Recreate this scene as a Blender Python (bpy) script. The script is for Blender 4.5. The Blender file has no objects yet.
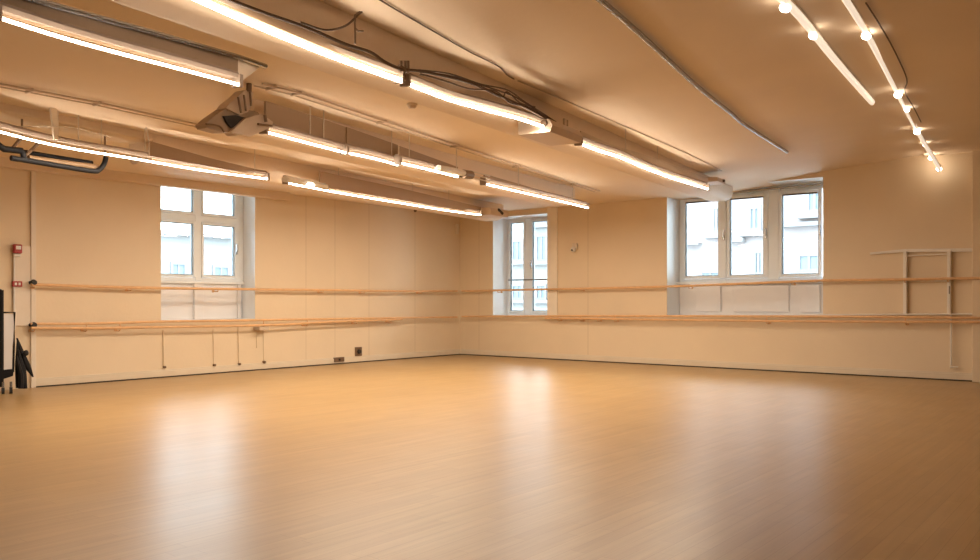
import bpy, bmesh, math, random
from mathutils import Vector
random.seed(4)
C = bpy.context.scene.collection
# ---------------------------------------------------------------- measures
F, HC, VX = 830.0, 0.96, 660.0            # focal length in pixels, camera height, offset of the left wall's vanishing point
N = math.hypot(VX, F); CX, SX = F/N, VX/N

def ray(px, py):
    r = px-490; u = 301-py
    return r*CX - F*SX, r*SX + F*CX, u
def at(px, py, z):                        # the point of height z seen at a pixel
    X, Y, u = ray(px, py); t = (z-HC)/u
    return Vector((X*t, Y*t, z))
def at_x(px, py, x):
    X, Y, u = ray(px, py); t = x/X
    return Vector((x, Y*t, HC+u*t))
def at_y(px, py, y):
    X, Y, u = ray(px, py); t = y/Y
    return Vector((X*t, y, HC+u*t))
def at_plane(px, py, P, Q):               # vertical plane through P and Q
    X, Y, u = ray(px, py)
    nx, ny = -(Q.y-P.y), (Q.x-P.x)
    t = (P.x*nx+P.y*ny)/(X*nx+Y*ny)
    return Vector((X*t, Y*t, HC+u*t))
c0 = at(460, 354.5, 0)
XL, YB = c0.x, c0.y                       # left wall plane, back wall plane
def zc(x):                                # the ceiling rises towards the right
    t = min(1, max(0, (x+5.9)/4.3)); t = t*t*(3-2*t)
    return 2.50+.27*t

# ---------------------------------------------------------------- mesh helpers
def box(bm, x0, x1, y0, y1, z0, z1, bevel=0, mi=0):
    vs = [bm.verts.new((x, y, z)) for x in (x0, x1) for y in (y0, y1) for z in (z0, z1)]
    fs = [bm.faces.new([vs[i] for i in q]) for q in ((0,1,3,2),(4,6,7,5),(0,4,5,1),(2,3,7,6),(0,2,6,4),(1,5,7,3))]
    for f in fs: f.material_index = mi
    if bevel:
        es = list({e for f in fs for e in f.edges})
        r = bmesh.ops.bevel(bm, geom=es, offset=bevel, segments=2, affect='EDGES', profile=.5)
        for f in r['faces']: f.material_index = mi
    return fs
def sweep(bm, pts, prof, cap=True, up=Vector((0,0,1)), closed=True, mi=0):
    """prof: list of (side, up) offsets swept along pts; side is horizontal, to the right of the direction"""
    pts = [Vector(p) for p in pts]; rings = []
    for i, p in enumerate(pts):
        d = (pts[min(i+1, len(pts)-1)]-pts[max(i-1, 0)]).normalized()
        s = d.cross(up)
        if s.length < 1e-4: s = Vector((1,0,0))
        s.normalize(); w = s.cross(d).normalized()
        rings.append([bm.verts.new(p+s*a+w*b) for a, b in prof])
    n = len(prof)
    for a, b in zip(rings, rings[1:]):
        for k in range(n if closed else n-1):
            f = bm.faces.new((a[k], a[(k+1)%n], b[(k+1)%n], b[k])); f.material_index = mi
    if cap and closed:
        bm.faces.new(rings[0][::-1]).material_index = mi; bm.faces.new(rings[-1]).material_index = mi
def circ(r, n=10, ry=None):
    return [(r*math.cos(2*math.pi*k/n), (ry or r)*math.sin(2*math.pi*k/n)) for k in range(n)]
def tube(bm, pts, r, n=10): sweep(bm, pts, circ(r, n))
def smooth_pts(pts, m=4):                 # Catmull-Rom through the points
    P = [Vector(p) for p in pts]; out = []
    for i in range(len(P)-1):
        a, b, c, d = P[max(i-1,0)], P[i], P[i+1], P[min(i+2,len(P)-1)]
        for k in range(m):
            t = k/m
            out.append(.5*((2*b)+(c-a)*t+(2*a-5*b+4*c-d)*t*t+(3*b-a-3*c+d)*t**3))
    return out+[P[-1]]
def slab(bm, A, B, off):                  # strip between two polylines, given thickness vector
    A = [Vector(p) for p in A]; B = [Vector(p) for p in B]; off = Vector(off); n = len(A)
    R = [[bm.verts.new(p) for p in L] for L in (A, B, [p+off for p in B], [p+off for p in A])]
    for i in range(n-1):
        for k in range(4):
            bm.faces.new((R[k][i], R[k][i+1], R[(k+1)%4][i+1], R[(k+1)%4][i]))
    for i in (0, n-1): bm.faces.new([R[k][i] for k in range(4)])
def ball(bm, c, r, sc=(1,1,1), seg=14):
    g = bmesh.ops.create_uvsphere(bm, u_segments=seg, v_segments=seg//2+1, radius=r)
    for v in g['verts']: v.co = Vector((v.co.x*sc[0], v.co.y*sc[1], v.co.z*sc[2]))+Vector(c)
def disc(bm, c, axis, r0, r1, h, n=20):
    axis = Vector(axis).normalized(); q = axis.to_track_quat('Z', 'Y')
    g = bmesh.ops.create_cone(bm, cap_ends=True, segments=n, radius1=r0, radius2=r1, depth=h)
    for v in g['verts']: v.co = q @ v.co + Vector(c)
def obj(name, bm, mats, parent=None, smooth=True):
    bmesh.ops.recalc_face_normals(bm, faces=bm.faces)
    me = bpy.data.meshes.new(name); bm.to_mesh(me); bm.free()
    for m in (mats if isinstance(mats, (list, tuple)) else [mats]): me.materials.append(m)
    if smooth:
        me.shade_smooth()
        try: me.set_sharp_from_angle(angle=math.radians(38))
        except Exception: pass
    o = bpy.data.objects.new(name, me); C.objects.link(o)
    if parent:
        p = parent; off = Vector((0,0,0))
        while p: off += p.location; p = p.parent
        for v in me.vertices: v.co -= off
        o.parent = parent
    return o
def BM(): return bmesh.new()
def thing(name, label, cat, loc, group=None):
    o = bpy.data.objects.new(name, None); C.objects.link(o); o.location = loc; o.empty_display_size = .1
    o['label'] = label; o['category'] = cat
    if group: o['group'] = group
    return o
def tag(o, label, cat, group=None):
    o['label'] = label; o['category'] = cat
    if group: o['group'] = group
    return o
def struct(o, label=None):
    o['kind'] = 'structure'
    if label: o['label'] = label
    return o

# ---------------------------------------------------------------- materials
def mat(name, col, rough=.5, metal=0, emit=None, es=0, spec=.5, noise=0, nscale=8, bump=0, bscale=60):
    m = bpy.data.materials.new(name); m.use_nodes = True
    nt = m.node_tree; b = nt.nodes['Principled BSDF']
    b.inputs['Base Color'].default_value = (*col, 1); b.inputs['Roughness'].default_value = rough
    b.inputs['Metallic'].default_value = metal; b.inputs['Specular IOR Level'].default_value = spec
    if emit: b.inputs['Emission Color'].default_value = (*emit, 1); b.inputs['Emission Strength'].default_value = es
    tc = nt.nodes.new('ShaderNodeTexCoord')
    if noise:
        n = nt.nodes.new('ShaderNodeTexNoise'); n.inputs['Scale'].default_value = nscale; n.inputs['Detail'].default_value = 5
        r = nt.nodes.new('ShaderNodeMapRange'); r.inputs['To Min'].default_value = 1-noise; r.inputs['To Max'].default_value = 1+noise
        r.inputs['From Min'].default_value = .25; r.inputs['From Max'].default_value = .75
        v = nt.nodes.new('ShaderNodeVectorMath'); v.operation = 'SCALE'; v.inputs[0].default_value = col
        nt.links.new(tc.outputs['Object'], n.inputs['Vector']); nt.links.new(n.outputs['Fac'], r.inputs['Value'])
        nt.links.new(r.outputs['Result'], v.inputs['Scale']); nt.links.new(v.outputs['Vector'], b.inputs['Base Color'])
    if bump:
        n = nt.nodes.new('ShaderNodeTexNoise'); n.inputs['Scale'].default_value = bscale; n.inputs['Detail'].default_value = 4
        bp = nt.nodes.new('ShaderNodeBump'); bp.inputs['Strength'].default_value = bump; bp.inputs['Distance'].default_value = .01
        nt.links.new(tc.outputs['Object'], n.inputs['Vector']); nt.links.new(n.outputs['Fac'], bp.inputs['Height'])
        nt.links.new(bp.outputs['Normal'], b.inputs['Normal'])
    return m
def wall_mat(name, col, axis, seams, zmax=9):
    """painted panelling with narrow vertical joints at the given positions along the wall"""
    m = mat(name, col, .55, noise=.035, nscale=1.3, bump=.12, bscale=25); nt = m.node_tree
    b = nt.nodes['Principled BSDF']; src = b.inputs['Base Color'].links[0].from_socket
    tc = nt.nodes.new('ShaderNodeTexCoord'); sp = nt.nodes.new('ShaderNodeSeparateXYZ')
    nt.links.new(tc.outputs['Object'], sp.inputs[0]); prev = None
    for s in seams:
        a = nt.nodes.new('ShaderNodeMath'); a.operation = 'COMPARE'
        a.inputs[1].default_value = s; a.inputs[2].default_value = .006
        nt.links.new(sp.outputs[axis], a.inputs[0])
        if prev:
            mx = nt.nodes.new('ShaderNodeMath'); mx.operation = 'MAXIMUM'
            nt.links.new(prev, mx.inputs[0]); nt.links.new(a.outputs[0], mx.inputs[1]); prev = mx.outputs[0]
        else: prev = a.outputs[0]
    mx = nt.nodes.new('ShaderNodeMix'); mx.data_type = 'RGBA'
    nt.links.new(prev, mx.inputs['Factor']); nt.links.new(src, mx.inputs['A'])
    mx.inputs['B'].default_value = (col[0]*.82, col[1]*.80, col[2]*.77, 1)
    nt.links.new(mx.outputs['Result'], b.inputs['Base Color'])
    return m
def glass_mat():
    m = bpy.data.materials.new('window_glass'); m.use_nodes = True; nt = m.node_tree; nt.nodes.clear()
    o = nt.nodes.new('ShaderNodeOutputMaterial'); mx = nt.nodes.new('ShaderNodeMixShader')
    t = nt.nodes.new('ShaderNodeBsdfTransparent'); t.inputs[0].default_value = (.93,.97,.98,1)
    g = nt.nodes.new('ShaderNodeBsdfGlossy'); g.inputs['Roughness'].default_value = .02
    f = nt.nodes.new('ShaderNodeFresnel'); f.inputs[0].default_value = 1.45
    nt.links.new(f.outputs[0], mx.inputs[0]); nt.links.new(t.outputs[0], mx.inputs[1]); nt.links.new(g.outputs[0], mx.inputs[2])
    nt.links.new(mx.outputs[0], o.inputs[0]); return m
def floor_mat():
    m = mat('oak_strip_floor', (.5,.3,.14), .3); nt = m.node_tree; b = nt.nodes['Principled BSDF']; L = nt.links.new
    tc = nt.nodes.new('ShaderNodeTexCoord')
    mp = nt.nodes.new('ShaderNodeMapping'); mp.inputs['Rotation'].default_value = (0,0,math.radians(90)); L(tc.outputs['Object'], mp.inputs[0])
    br = nt.nodes.new('ShaderNodeTexBrick'); L(mp.outputs[0], br.inputs['Vector'])
    br.inputs['Scale'].default_value = 1; br.inputs['Brick Width'].default_value = .9; br.inputs['Row Height'].default_value = .07
    br.inputs['Mortar Size'].default_value = .0012; br.offset = .37; br.offset_frequency = 2; br.squash_frequency = 3; br.squash = .8
    br.inputs['Color1'].default_value = FLOOR_A; br.inputs['Color2'].default_value = FLOOR_B; br.inputs['Mortar'].default_value = FLOOR_M
    mp2 = nt.nodes.new('ShaderNodeMapping'); mp2.inputs['Scale'].default_value = (34,1.6,1); L(tc.outputs['Object'], mp2.inputs[0])
    n = nt.nodes.new('ShaderNodeTexNoise'); n.inputs['Scale'].default_value = 1; n.inputs['Detail'].default_value = 6; L(mp2.outputs[0], n.inputs['Vector'])
    r = nt.nodes.new('ShaderNodeMapRange'); r.inputs['From Min'].default_value = .3; r.inputs['From Max'].default_value = .7
    r.inputs['To Min'].default_value = .91; r.inputs['To Max'].default_value = 1.08; L(n.outputs['Fac'], r.inputs['Value'])
    v = nt.nodes.new('ShaderNodeVectorMath'); v.operation = 'SCALE'; L(br.outputs['Color'], v.inputs[0]); L(r.outputs['Result'], v.inputs['Scale'])
    L(v.outputs['Vector'], b.inputs['Base Color'])
    n2 = nt.nodes.new('ShaderNodeTexNoise'); n2.inputs['Scale'].default_value = 2.2; n2.inputs['Detail'].default_value = 4; L(tc.outputs['Object'], n2.inputs['Vector'])
    r2 = nt.nodes.new('ShaderNodeMapRange'); r2.inputs['To Min'].default_value = FLOOR_R-.05; r2.inputs['To Max'].default_value = FLOOR_R+.06
    L(n2.outputs['Fac'], r2.inputs['Value']); L(r2.outputs['Result'], b.inputs['Roughness'])
    bp = nt.nodes.new('ShaderNodeBump'); bp.inputs['Strength'].default_value = .12; bp.inputs['Distance'].default_value = .004
    L(r.outputs['Result'], bp.inputs['Height']); L(bp.outputs['Normal'], b.inputs['Normal'])
    b.inputs['Specular IOR Level'].default_value = .6
    return m
FLOOR_A, FLOOR_B, FLOOR_M, FLOOR_R = (.42,.265,.108,1), (.385,.238,.096,1), (.31,.185,.073,1), .33
WARM = (1.0, .852, .675)
LAMP_W = 11.5                             # watts of light per metre of tube
CREAM = (.74,.60,.42)
M = {}
M['floor'] = floor_mat()
M['ceiling'] = mat('ceiling_plaster', (.80,.66,.51), .7, noise=.04, nscale=1.1, bump=.15, bscale=18)
M['beam'] = mat('beam_plaster', (.74,.60,.46), .6, noise=.03, nscale=2, bump=.1, bscale=22)
M['plain'] = mat('wall_plain', CREAM, .6, noise=.03)
M['white'] = mat('white_paint', (.88,.91,.93), .4, noise=.02)
M['frame'] = mat('white_window_frame', (.84,.90,.95), .3, noise=.02)
M['infill'] = mat('white_infill_panel', (.82,.80,.80), .28, noise=.03, nscale=3)
M['base'] = mat('baseboard_paint', (.68,.58,.44), .4, noise=.03)
M['dark'] = mat('dark_parts_gap_shadow', (.03,.022,.018), .7, noise=.1)  # near-black for small parts, and for the painted shadow under the baseboards
M['black'] = mat('black_metal', (.012,.011,.012), .6, spec=.2, noise=.2)
M['rubber'] = mat('black_rubber', (.02,.02,.02), .7, noise=.2)
M['wood'] = mat('barre_wood', (.72,.44,.22), .38, noise=.1, nscale=14)
M['steel'] = mat('galvanised_steel', (.38,.39,.41), .25, 1, noise=.08)
M['bracket'] = mat('bronze_bracket', (.20,.13,.08), .4, .5, noise=.1)
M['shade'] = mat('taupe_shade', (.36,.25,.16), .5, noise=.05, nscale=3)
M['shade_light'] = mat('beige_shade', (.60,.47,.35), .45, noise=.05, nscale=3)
M['housing'] = mat('cream_housing', (.74,.64,.52), .4, noise=.03)
M['gasket'] = mat('grey_gasket', (.30,.36,.40), .6, noise=.03)
M['frame_paint'] = mat('pale_frame_paint', (.80,.75,.68), .45, noise=.03)
M['strip'] = mat('daylight_tinted_strip', (.82,.73,.60), .5, noise=.03)  # pale colour stands in for daylight on the strip
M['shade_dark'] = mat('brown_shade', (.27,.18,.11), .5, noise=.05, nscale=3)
M['lamp_body'] = mat('lamp_body', (.31,.24,.19), .5, noise=.03)
M['cord'] = mat('brown_cord', (.10,.055,.03), .6, noise=.1)
M['paleconduit'] = mat('painted_conduit', (.56,.44,.32), .5, noise=.05)
M['wire'] = mat('steel_wire', (.62,.55,.46), .4, .3, noise=.05)
M['tube'] = mat('lit_tube', (.9,.85,.8), .4, emit=WARM, es=19, noise=.01)
M['bulb'] = mat('lit_bulb', (.9,.85,.8), .4, emit=WARM, es=14, noise=.01)
M['diffuser'] = mat('glowing_diffuser', (.85,.75,.62), .35, emit=WARM, es=.55, noise=.03)
M['glass'] = glass_mat()
M['red'] = mat('red_plastic', (.35,.03,.03), .4, noise=.05)
M['whitep'] = mat('white_plastic', (.75,.72,.68), .35, noise=.02)
M['tan'] = mat('tan_roll', (.28,.17,.09), .5, noise=.06, nscale=20)
M['facade'] = mat('pale_render', (.235,.21,.21), .85, noise=.03, nscale=.8)
M['facade2'] = mat('white_render', (.22,.22,.215), .85, noise=.03, nscale=.8)
M['fglass'] = mat('facade_glass', (.13,.17,.20), .4, noise=.15, nscale=2)
M['stone'] = mat('pale_stone', (.17,.165,.165), .8, noise=.04)
M['street'] = mat('street_paving', (.45,.45,.45), .9, noise=.08)

# ---------------------------------------------------------------- shell
XR, YN = 2.3, -2.0
seamL = [at_x(p, 250, XL).y for p in (306, 335, 369, 415)]
seamB = [at_y(p, 250, YB).x for p in (479, 588)]
M['wl'] = wall_mat('wall_left_panelling', CREAM, 1, seamL)
M['wb'] = wall_mat('wall_back_panelling', CREAM, 0, seamB)
bm = BM(); box(bm, XL-.5, XR+.1, YN-.1, YB+.5, -.1, 0); struct(obj('floor', bm, M['floor'], smooth=False))
# ceiling, thick, rising gently to the right
bm = BM(); xs = [XL-.45]+[-9+.4*i for i in range(24)]+[XR+.1]
prof = [(x, zc(x)) for x in xs]
lo = [[bm.verts.new((x, y, z)) for x, z in prof] for y in (YN-.1, YB+.5)]
hi = [[bm.verts.new((x, y, 2.95)) for x, z in prof] for y in (YN-.1, YB+.5)]
for i in range(len(prof)-1):
    bm.faces.new((lo[0][i], lo[0][i+1], lo[1][i+1], lo[1][i])); bm.faces.new((hi[0][i], hi[1][i], hi[1][i+1], hi[0][i+1]))
    for k in (0, 1): bm.faces.new((lo[k][i], hi[k][i], hi[k][i+1], lo[k][i+1]))
for i in (0, -1): bm.faces.new((lo[0][i], lo[1][i], hi[1][i], hi[0][i]))
struct(obj('ceiling', bm, M['ceiling']))
ZT = 2.9
# left wall with its deep window recess
LD = .31
y0, y1 = at_x(161, 250, XL).y, at_x(255, 250, XL).y
zs1 = at_x(161, 320.5, XL).z
bm = BM(); t = .42
f1 = box(bm, XL-t, XL, YN-.1, y0, 0, ZT); f2 = box(bm, XL-t, XL, y1, YB+.1, 0, ZT)
f3 = box(bm, XL-t, XL, y0, y1, 0, zs1); f4 = box(bm, XL-t, XL, y0, y1, 2.56, ZT)
for f in (f1[3], f2[2], f3[5], f4[4]): f.material_index = 1
struct(obj('wall_left', bm, [M['wl'], M['white']], smooth=False))
# back wall with two recesses
BD = .44
xa0, xa1 = at_y(493, 250, YB).x, at_y(548, 250, YB).x
xb0, xb1 = at_y(667, 250, YB).x, at_y(823, 250, YB).x
za, zb = at_y(493, 315, YB).z, at_y(667, 315, YB).z
za1, zb1 = at_y(520, 215.5, YB).z, 2.60
bm = BM(); t = .55; W = []
W.append(box(bm, XL-.42, xa0, YB, YB+t, 0, ZT)); W[-1][1].material_index = 1
W.append(box(bm, xa1, xb0, YB, YB+t, 0, ZT)); W[-1][0].material_index = 1; W[-1][1].material_index = 1
W.append(box(bm, xb1, XR+.1, YB, YB+t, 0, ZT)); W[-1][0].material_index = 1
for xa, xb, z0, z1 in ((xa0, xa1, za, za1), (xb0, xb1, zb, zb1)):
    box(bm, xa, xb, YB, YB+t, 0, z0)[5].material_index = 1
    box(bm, xa, xb, YB, YB+t, z1, ZT)[4].material_index = 1
struct(obj('wall_back', bm, [M['wb'], M['white']], smooth=False))
bm = BM(); box(bm, XR, XR+.1, YN-.1, YB+.1, 0, ZT); struct(obj('wall_right', bm, M['plain'], smooth=False))
bm = BM(); box(bm, XL-.1, XR+.1, YN-.1, YN, 0, ZT); struct(obj('wall_front', bm, M['plain'], smooth=False))
# soffit over the left window, pilaster at the right, strip beside the middle window coloured lighter as if daylit, casing at the left
ysof = at_x(290, 202, XL+.12).y; zsof = at_x(290, 202, XL+.12).z+.025
bm = BM(); box(bm, XL, XL+.12, YN, ysof, zsof, 2.52, .004); struct(obj('trim_1', bm, M['beam'], smooth=False))
xp = at_y(972, 300, YB-.10).x
bm = BM(); box(bm, xp, xp+.9, YB-.10, YB, 0, zc(xp)+.02, .006); struct(obj('trim_2', bm, M['plain'], smooth=False))
bm = BM(); box(bm, xa1, at_y(558, 250, YB).x, YB-.025, YB, za, zc(xa1)+.01, .004); struct(obj('trim_3', bm, M['strip'], smooth=False))
yc0, yc1 = at_x(30, 300, XL).y, at_x(35, 300, XL).y
bm = BM(); box(bm, XL, XL+.03, yc0, yc1, 0, zsof, .004); struct(obj('trim_4', bm, M['housing'], smooth=False))
# baseboards, each above a dark strip painted in as the shadow at the floor
bm = BM(); box(bm, XL, XL+.022, yc1, YB-.0, .014, .085, .004); box(bm, XL, XL+.012, yc1, YB, .085, .10, .003); box(bm, XL, XL+.016, yc1, YB, 0, .014, 0, 1); struct(obj('baseboard_left', bm, [M['base'], M['dark']], smooth=False))
bm = BM(); box(bm, XL+.022, xp, YB-.022, YB, .014, .085, .004); box(bm, XL+.022, xp, YB-.012, YB, .085, .10, .003); box(bm, XL+.016, xp, YB-.016, YB, 0, .014, 0, 1); struct(obj('baseboard_back', bm, [M['base'], M['dark']], smooth=False))

# ---------------------------------------------------------------- windows
def wbox(bm, axis, plane, a0, a1, d0, d1, z0, z1, bev=.004):
    """box on a wall plane: a along the wall, d depth outward (negative = into the room)"""
    a0, a1 = min(a0, a1), max(a0, a1)
    if axis == 'x': box(bm, plane-d1, plane-d0, a0, a1, z0, z1, bev)
    else: box(bm, a0, a1, plane+d0, plane+d1, z0, z1, bev)
def ring(bm, axis, plane, a0, a1, z0, z1, w, d0, d1, bev=.004):
    wbox(bm, axis, plane, a0, a0+w, d0, d1, z0, z1, bev); wbox(bm, axis, plane, a1-w, a1, d0, d1, z0, z1, bev)
    wbox(bm, axis, plane, a0+w, a1-w, d0, d1, z0, z0+w, bev); wbox(bm, axis, plane, a0+w, a1-w, d0, d1, z1-w, z1, bev)
def sash(axis, plane, a0, a1, z0, z1, w, parent, handle=None, wl=None, wr=None):
    """casement: outer frame, grey gasket round the glass, the pane, and a lever handle where the photo shows one"""
    wl = wl or w; wr = wr or w
    bm = BM(); D = (-.055, .03)
    wbox(bm, axis, plane, a0+.003, a0+wl, *D, z0+.003, z1-.003); wbox(bm, axis, plane, a1-wr, a1-.003, *D, z0+.003, z1-.003)
    wbox(bm, axis, plane, a0+wl, a1-wr, *D, z0+.003, z0+w); wbox(bm, axis, plane, a0+wl, a1-wr, *D, z1-w, z1-.003); s = obj('sash', bm, M['frame'], parent, False)
    bm = BM(); ring(bm, axis, plane, a0+wl-.002, a1-wr+.002, z0+w-.002, z1-w+.002, .012, -.035, .01, .002); obj('gasket', bm, M['gasket'], s, False)
    bm = BM(); wbox(bm, axis, plane, a0+wl-.004, a1-wr+.004, -.004, .004, z0+w-.004, z1-w+.004, 0); obj('pane', bm, M['glass'], s, False)
    if handle:
        zm = (z0+z1)/2
        bm = BM(); wbox(bm, axis, plane, handle-.012, handle+.012, -.07, -.055, zm-.04, zm+.04, .003)
        wbox(bm, axis, plane, handle-.01, handle+.01, -.09, -.07, zm-.005, zm+.10, .003); obj('handle', bm, M['steel'], s, False)
    return s
# window 1, in the left wall
P1 = XL-LD
def L1(px, py): p = at_x(px, py, P1); return p.y, p.z
w1 = bpy.data.objects.new('window_1', None); C.objects.link(w1); w1.location = (P1, (y0+y1)/2, zs1); struct(w1, 'four-pane white window in the left wall, below the soffit')
zsill = L1(200, 281.5)[1]; ztr0, ztr1 = L1(200, 222)[1], L1(200, 216)[1]
ym0, ym1 = L1(193, 250)[0], L1(200, 250)[0]
bm = BM(); ring(bm, 'x', P1, y0+.002, y1-.002, zsill, 2.56, .05, -.04, .05); wbox(bm, 'x', P1, y1-.11, y1-.045, -.038, .048, zsill+.01, 2.55)
wbox(bm, 'x', P1, ym0+.01, ym1-.01, -.045, .05, zsill+.01, 2.55); wbox(bm, 'x', P1, y0+.05, y1-.05, -.04, .05, ztr0, ztr1); obj('frame', bm, M['frame'], w1, False)
for a0, a1, z0, z1, h in ((y0+.05, ym0+.01, zsill+.05, ztr0, None), (ym1-.01, y1-.11, zsill+.05, ztr0, y1-.127), (y0+.05, ym0+.01, ztr1, 2.51, None), (ym1-.01, y1-.11, ztr1, 2.51, None)):
    sash('x', P1, a0, a1, z0, z1, .034, w1, h)
bm = BM(); wbox(bm, 'x', P1, y0+.002, y1-.002, -.06, .05, zsill-.03, zsill); obj('sill', bm, M['white'], w1, False)
bm = BM(); wbox(bm, 'x', P1, y0+.002, y1-.002, -.0, .05, zs1, zsill-.03)
wbox(bm, 'x', P1, ym0, ym1+.03, -.04, 0, zs1, zsill-.03)
wbox(bm, 'x', P1, y1-.08, y1-.03, -.03, 0, zs1, zsill-.03); obj('infill_panel', bm, M['infill'], w1, False)
# window 2, middle of the view, in the back wall
P2 = YB+BD
def L2(px, py): p = at_y(px, py, P2); return p.x, p.z
w2 = bpy.data.objects.new('window_2', None); C.objects.link(w2); w2.location = ((xa0+xa1)/2, P2, za); struct(w2, 'tall narrow white window in the back wall near the corner')
xf0 = L2(508, 250)[0]; zt2 = za1-.06
bm = BM(); ring(bm, 'y', P2, xa0+.002, xa1-.002, za, za1-.002, .05, -.03, .05)
m0, m1 = L2(526, 250)[0], L2(533, 250)[0]
wbox(bm, 'y', P2, m0+.01, m1-.01, -.04, .048, za+.01, za1-.01); obj('frame', bm, M['frame'], w2, False)
zr = L2(520, 280)[1]
sash('y', P2, xa0+.045, m0+.012, za+.04, zt2+.02, .03, w2); sash('y', P2, m1-.012, xa1-.045, za+.04, zt2+.02, .03, w2, m1+.01)
bm = BM(); tube(bm, [(xa0+.05, P2-.06, zr), (xa1-.01, P2-.06, zr)], .013); obj('guard_rail', bm, M['steel'], w2)
# window 3, three sashes, in the back wall at the right
P3 = YB+BD
def L3(px, py): p = at_y(px, py, P3); return p.x, p.z
w3 = bpy.data.objects.new('window_3', None); C.objects.link(w3); w3.location = ((xb0+xb1)/2, P3, zb); struct(w3, 'wide white three-sash window in the back wall at the right')
z3b = L3(750, 280)[1]; z3t = L3(750, 194.5)[1]
bm = BM(); ring(bm, 'y', P3, xb0+.002, xb1-.002, z3b-.02, zb1, .045, -.03, .06)
wbox(bm, 'y', P3, xb0+.04, xb1-.04, -.02, .06, z3t, zb1)
cuts = [(684, 727.5), (728, 769.5), (780, 823.5)]; panes = [(686.5, 719.5), (731, 764.5), (783, 819.5)]
e = [(L3(a, 240)[0], L3(b, 240)[0]) for a, b in cuts]
for (a, b), (c, d) in zip(e, e[1:]): wbox(bm, 'y', P3, b, c, -.05, .06, z3b, zb1)
wbox(bm, 'y', P3, xb0+.04, e[0][0], -.03, .06, z3b, zb1); obj('frame', bm, M['frame'], w3, False)
for i, (a, b) in enumerate(e):
    b = min(b, xb1-.047); sash('y', P3, a, b, z3b+.025, z3t, .045, w3, b-.03, L3(panes[i][0], 240)[0]-a, max(.03, b-L3(panes[i][1], 240)[0]))
    bm = BM(); tube(bm, [(a+.06, P3-.045, z3t-.055), (b-.07, P3-.045, z3t-.055)], .012); obj('blind_roll', bm, M['cord'], w3)
bm = BM(); tube(bm, [(xb0+.05, P3-.07, z3t+.04), (xb1-.01, P3-.07, z3t+.05)], .014); obj('top_rail', bm, M['steel'], w3)
bm = BM(); wbox(bm, 'y', P3, xb0+.002, xb1-.002, -.16, .05, z3b-.05, z3b-.02); obj('sill', bm, M['white'], w3, False)
bm = BM(); wbox(bm, 'y', P3, xb0+.002, xb1-.002, -.03, .05, zb, z3b-.05); obj('infill_panel', bm, M['infill'], w3, False)
for a, b in ((698, 722), (735, 790), (802, 821)):
    bm = BM(); wbox(bm, 'y', P3, L3(a, 300)[0], min(L3(b, 300)[0], xb1-.01), -.06, -.03, zb+.05, z3b-.08, .006)
    obj('raised_panel', bm, M['infill'], w3, False)

# ---------------------------------------------------------------- outside
bm = BM(); box(bm, -45, 20, YB+2, 45, -1.6, -1.5); box(bm, -45, XL-2, -20, YB+2, -1.6, -1.5)
struct(obj('street_ground', bm, M['street'], smooth=False))
def facade_window(parent, axis, plane, a0, a1, z0, z1):
    s = -1 if axis == 'y' else -1
    bm = BM(); ring(bm, axis, plane, a0, a1, z0, z1, .09, -.06, .02); wbox(bm, axis, plane, (a0+a1)/2-.03, (a0+a1)/2+.03, -.05, .02, z0+.085, z1-.085, 0)
    w = obj('window', bm, M['stone'], parent, False)
    bm = BM(); wbox(bm, axis, plane, a0+.05, a1-.05, -.02, .01, z0+.05, z1-.05, 0); obj('pane', bm, M['fglass'], w, False)
    bm = BM(); wbox(bm, axis, plane, a0-.15, a1+.15, -.18, .02, z0-.12, z0, .01); obj('window_ledge', bm, M['stone'], w, False)
PF = YB+9
def LF(px, py): p = at_y(px, py, PF); return p.x, p.z
b = thing('apartment_building', 'pale pinkish building seen through the right-hand windows of the back wall', 'building', (-6, PF, -1.5))
bm = BM(); box(bm, LF(560, 250)[0], LF(1020, 250)[0], PF, PF+6, -1.5, 5.4, 0); obj('wall', bm, M['facade'], b, False)
for (x0_, x1_, ya, yb_) in ((748, 762, 206, 232), (753, 765, 250, 276), (797, 822, 253, 273), (806, 824, 190, 214), (700, 722, 270, 290), (712, 722, 206, 234), (640, 662, 215, 245), (860, 880, 200, 235)):
    facade_window(b, 'y', PF, LF(x0_, 250)[0], LF(x1_, 250)[0], LF(0+x0_, yb_)[1], LF(x0_, ya)[1])
for (x0_, x1_, yy) in ((683, 702, 246), (730, 746, 243), (783, 823, 228)):
    bm = BM(); wbox(bm, 'y', PF, LF(x0_, 250)[0], LF(x1_, 250)[0], -.25, .02, LF(x0_, yy)[1], LF(x0_, yy-4)[1], .01); obj('string_course', bm, M['stone'], b, False)
PM = YB+14
def LM(px, py): p = at_y(px, py, PM); return p.x, p.z
b = thing('town_house', 'white building seen through the narrow window near the corner', 'building', (-16, PM, -1.5))
bm = BM(); box(bm, LM(440, 250)[0], LM(549, 250)[0], PM, PM+6, -1.5, 4.6, 0); obj('wall', bm, M['facade2'], b, False)
for (x0_, x1_, ya, yb_) in ((512, 524, 240, 262), (536, 548, 235, 262), (512, 524, 284, 300), (536, 547, 284, 300), (536, 547, 210, 225)):
    facade_window(b, 'y', PM, LM(x0_, 250)[0], LM(x1_, 250)[0], LM(x0_, yb_)[1], LM(x0_, ya)[1])
PW = XL-16
def LW(px, py): p = at_x(px, py, PW); return p.y, p.z
b = thing('low_house', 'low white building seen at the bottom of the left window', 'building', (PW, 13, -1.5))
bm = BM(); box(bm, PW-6, PW, LW(100, 250)[0], LW(300, 250)[0], -1.5, LW(180, 236)[1], 0); obj('wall', bm, M['facade2'], b, False)
facade_window(b, 'x', PW, LW(212, 250)[0], LW(229, 250)[0], LW(215, 279)[1], LW(215, 265)[1])
facade_window(b, 'x', PW, LW(170, 250)[0], LW(186, 250)[0], LW(175, 279)[1], LW(175, 262)[1])
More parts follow.
